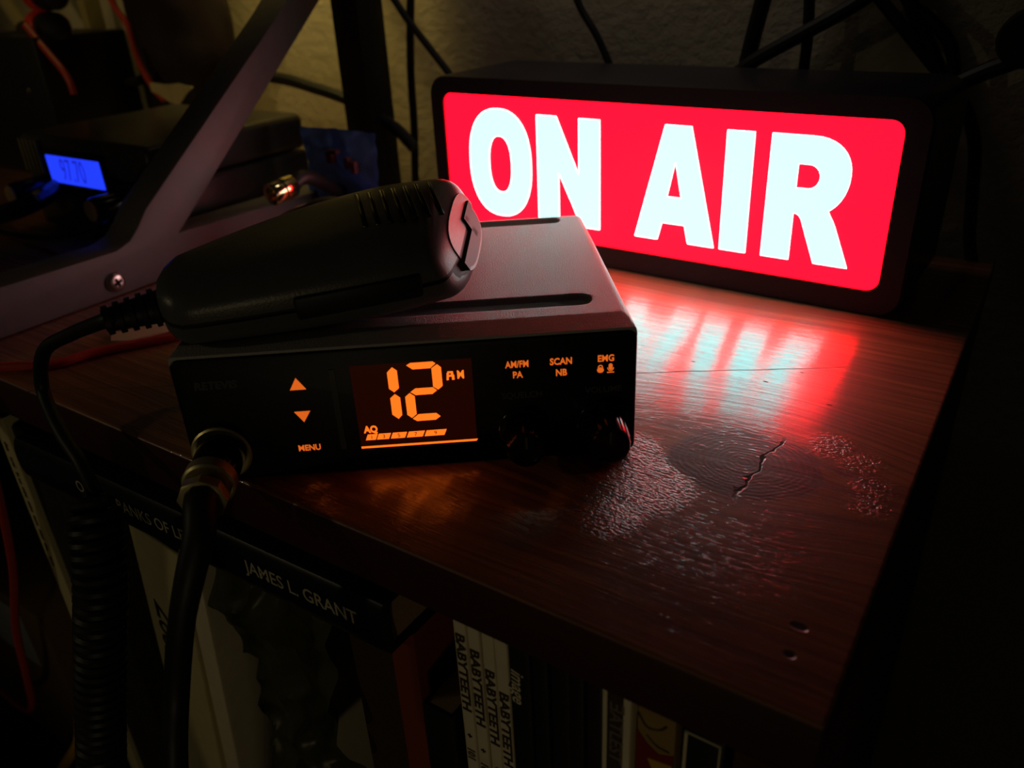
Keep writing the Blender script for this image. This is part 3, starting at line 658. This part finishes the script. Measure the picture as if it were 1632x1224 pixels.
bm = prism(bmesh.new(), [(p.x, p.z) for p in ps], .2435, .2443)
tag(finish('torn_card', bm, CREAM, smooth=False), 'torn pale card sticking out below the dark bag', 'card')

# ------------------------------------------------------------------ books on the shelf
def book(name, x0, x1, z1, label, cover, y=.004, depth=.165, z0=-.2848, tilt=0, pages=True, group=None, top_gap=.003, cat='book'):
    t = thing(name, ((x0 + x1) / 2, y, z0), 0, label, cat, group); t.rotation_euler = (0, tilt, 0)
    w2 = (x1 - x0) / 2; H_ = z1 - z0; th = min(.0008, w2 * .2)
    bm = bmesh.new(); box(bm, -w2, w2, 0, .0016, 0, H_, bev=min(.0007, w2 * .3)); box(bm, -w2, -w2 + th, .001, depth, 0, H_); box(bm, w2 - th, w2, .001, depth, 0, H_)
    finish('cover', bm, cover, t)
    finish('page_block', bx(-w2 + th, w2 - th, .0013, depth - .003, .002, H_ - top_gap), PAPER, t, smooth=False)
    return t, w2, H_
def spine_text(t, s, size, m, zc, wx=1, bold=.00012, xo=0, shear=0, align='LEFT'):
    return text('spine_lettering', s, size, m, t, TR(xo, -.00012, zc) @ Matrix.Rotation(math.pi / 2, 4, 'Y'), bold, .00006, align=align, wx=wx, shear=shear)
BT = mat('brown_black_ink', (.05, .028, .02), .7); GR = mat('grey_ink', (.16, .13, .09), .7)
bts = [(-.0906, -.0866, -.0178, .0), (-.0861, -.0824, -.0180, -.0035), (-.0817, -.0780, -.0182, -.0085), (-.0774, -.0735, -.0198, -.0125)]
whr = ['leftmost of the four white comic spines', 'second from the left of the four white comic spines', 'third from the left of the four white comic spines', 'rightmost and brightest of the four white comic spines']
for i, (a, b, z1, off) in enumerate(bts):
    t, w2, H_ = book('comic_book', a, b, z1, whr[i] + ' marked BABYTEETH', WHITEB, y=.0035 if i < 3 else .0030, group='white comic spines', cat='comic book')
    spine_text(t, 'BABYTEETH', .0040, BT, H_ - .0065 + off * .9, wx=1.34, bold=.00010)
    spine_text(t, '+', .0028, BT, H_ - .0440 + off * .9); spine_text(t, '101', .0034, GR, H_ - .050 + off * .9)
t, w2, H_ = book('comic_book', -.0730, -.0668, -.019, 'black comic spine with the small white word image', DARKB, y=.0025, cat='comic book')
spine_text(t, 'image', .0054, WHITEB, H_ - .0075, wx=.92, bold=.00005, shear=.25, xo=-.0006)
xs = [-.0666, -.0620, -.0565, -.0522, -.0478]
lab = ['plain black book right of the black comic', 'second plain black book from the black comic', 'third plain black book from the black comic', 'plain black book left of the white and black spine']
for i in range(4):
    book('black_book', xs[i] + .0001, xs[i + 1] - .0001, -.0185 - .001 * (i % 2), lab[i], mat('near_black_spine', (.010 + .003 * i, .010, .013), .5), y=.003 + .001 * (i % 2))
t, w2, H_ = book('white_book', -.0470, -.0396, -.0180, 'white book spine with heavy black lettering under the shelf edge', WHITEB, y=.002)
finish('spine_band', bx(-.0022, .0018, -.0001, .0003, H_ - .033, H_ + -.0005), BT, t, smooth=False)
spine_text(t, 'ƎATLEST', .0046, GR, H_ - .003, wx=1.1, bold=.0001); spine_text(t, 'DE', .0048, BT, H_ - .037, wx=1.1, bold=.0003)
t, w2, H_ = book('cartoon_book', -.0382, -.0290, -.0180, 'colourful spine in yellow, red and black under the shelf edge', mat('ochre_print', (.34, .22, .06), .5), y=.002)
bm = prism(bmesh.new(), [(-.0044, H_ - .030), (.0044, H_ - .030), (.0044, H_ - .0115), (.001, H_ - .013), (-.002, H_ - .011), (-.0044, H_ - .008)], -.0002, .0003); finish('red_patch', bm, mat('red_print', (.22, .015, .015), .5), t, smooth=False)
bm = prism(bmesh.new(), [(-.0015, H_ - .0155), (.0044, H_ - .0145), (.0044, H_ - .023), (.001, H_ - .0205), (-.0005, H_ - .021), (0, H_ - .019)], -.0004, .0001); finish('yellow_burst', bm, mat('yellow_print', (.60, .36, .02), .5), t, smooth=False)
bm = bmesh.new(); tube(bm, [(-.0043, -.0001, H_ - .0025), (-.002, -.0001, H_ - .0058), (.0010, -.0001, H_ - .0050), (.0025, -.0001, H_ - .0030)], .00022, 6); tube(bm, [(-.002, -.0001, H_ - .0085), (.0005, -.0001, H_ - .0105), (.0035, -.0001, H_ - .0108)], .0002, 6); finish('black_linework', bm, DARKB, t)
t, w2, H_ = book('emblem_book', -.0272, -.0182, -.0185, 'black book with a thin white frame and curl, last on the right', DARKB, y=.002)
fr = bmesh.new(); 
for q_ in ((-.0043, -.0036, -.016, -.0012), (.0034, .0037, -.040, -.0016), (-.0043, .0037, -.0014, -.0010)): box(fr, q_[0], q_[1], -.0002, .0002, H_ + q_[2], H_ + q_[3])
tube(fr, [(-.004, -.0001, H_ - .0135), (-.0020, -.0001, H_ - .0150), (-.0003, -.0001, H_ - .0140), (-.0002, -.0001, H_ - .0118)], .0005, 6); finish('white_frame', fr, WHITEB, t)
# book lying flat under the board
t = thing('hardback_book', (-.1075, -.0030, -.0360), 0, 'black hardback lying flat under the shelf top, spine lettered JAMES L. GRANT', 'book'); t.rotation_euler = (0, math.radians(-1.3), math.radians(0))
bm = bmesh.new(); L_ = .184; Z1 = .0172
prof = [(.0, .0), (-.0010, .0012), (-.0018, .0045), (-.0020, .0086), (-.0018, .0127), (-.0010, .0160), (0, .0172), (.14, .0172), (.14, .0160), (.0022, .0158), (.0015, .0086), (.0022, .0014), (.14, .0012), (.14, 0)]
skin(bm, [[(x, y, z) for y, z in prof] for x in (-L_, 0)]); finish('cover', bm, NAVY, t)
finish('page_block', bx(-L_ + .002, -.0015, .0022, .136, .0014, .0157), PAPER, t, smooth=False)
HK = mat('cream_foil_print', (.50, .46, .33), .5)
text('spine_lettering', 'JAMES L. GRANT', .0066, HK, t, TR(-.0085, -.00215, .0100), .00004, .00005, align='RIGHT', wx=.93)
text('spine_lettering', 'ON THE BANKS OF LETHE', .0066, HK, t, TR(-.0708, -.00215, .0100), .00002, .00005, align='RIGHT', wx=.93)
# things below the flat book
t, w2, H_ = book('red_book', -.1175, -.1080, -.0375, 'red-brown cloth book standing beneath the end of the flat hardback', REDB, y=.006)
t, w2, H_ = book('small_book', -.1030, -.0925, -.0560, 'shorter dark book showing tan page tops between red book and white comics', DARKB, y=.001, top_gap=.0006)
t, w2, H_ = book('brown_book', -.1420, -.1182, -.0470, 'dark brown book under the flat hardback, left of the red book', mat('dark_brown_cloth', (.045, .022, .012), .8), y=.012)
t, w2, H_ = book('cream_folder', -.2770, -.2490, -.0520, 'cream card folder with handwriting on its leaning spine', CREAM, y=.006, z0=-.2780, tilt=math.radians(7.5), cat='folder')
spine_text(t, 'Zoeu', .0150, mat('black_marker', (.02, .018, .012), .7), H_ - .036, wx=1.0, bold=.0002, xo=-.0035, shear=.3)
t, w2, H_ = book('white_paperback', -.2450, -.2355, -.0500, 'narrow cream paperback leaning right of the handwritten folder', WHITEB, y=.007, z0=-.2800, tilt=math.radians(6.5))
spine_text(t, 'ma', .0060, BT, H_ - .010, shear=.2)
t, w2, H_ = book('tan_book', -.3270, -.3180, -.0260, 'tan spine with small dark print at the far left of the shelf', CREAM, y=.004)
for i in range(9): spine_text(t, random.choice(['mini', 'oral', 'dea', 'in so', 'tena']), .0032, BT, H_ - .012 - i * .0075, wx=1)
for i, (a, b_, c_) in enumerate(((-.3172, -.3000, -.030), (-.2995, -.2820, -.036))):
    book('dark_book', a, b_, c_, ['dark book right of the tan spine', 'slightly lower dark book behind the coiled cord'][i], mat('dark_grey_cover', (.02, .02, .018), .6), y=.006)
# crumpled translucent bag
PLB = mat('dusty_green_plastic', (.13, .14, .055), .33, var=.35, scale=60, Transmission_Weight=.15)
tag(finish('plastic_bag', crumple(-.2010, -.1470, -.20, -.0460, .008, 46, 90, .011, 38, 11), PLB), 'crumpled dusty green plastic bag between books under the flat hardback', 'bag')
# carton with label at the far left
t = thing('cardboard_box', (-.425, .06, -.2848), math.radians(0), 'brown cardboard box with a torn pale label at the lower left', 'box')
finish('carton', bx(-.055, .055, -.055, .06, 0, .125, bev=.0015), mat('brown_card', (.16, .095, .04), .85), t)
finish('label', bx(-.012, .030, -.0556, -.0550, .078, .118), mat('pale_blue_label', (.36, .40, .42), .6), t, smooth=False)
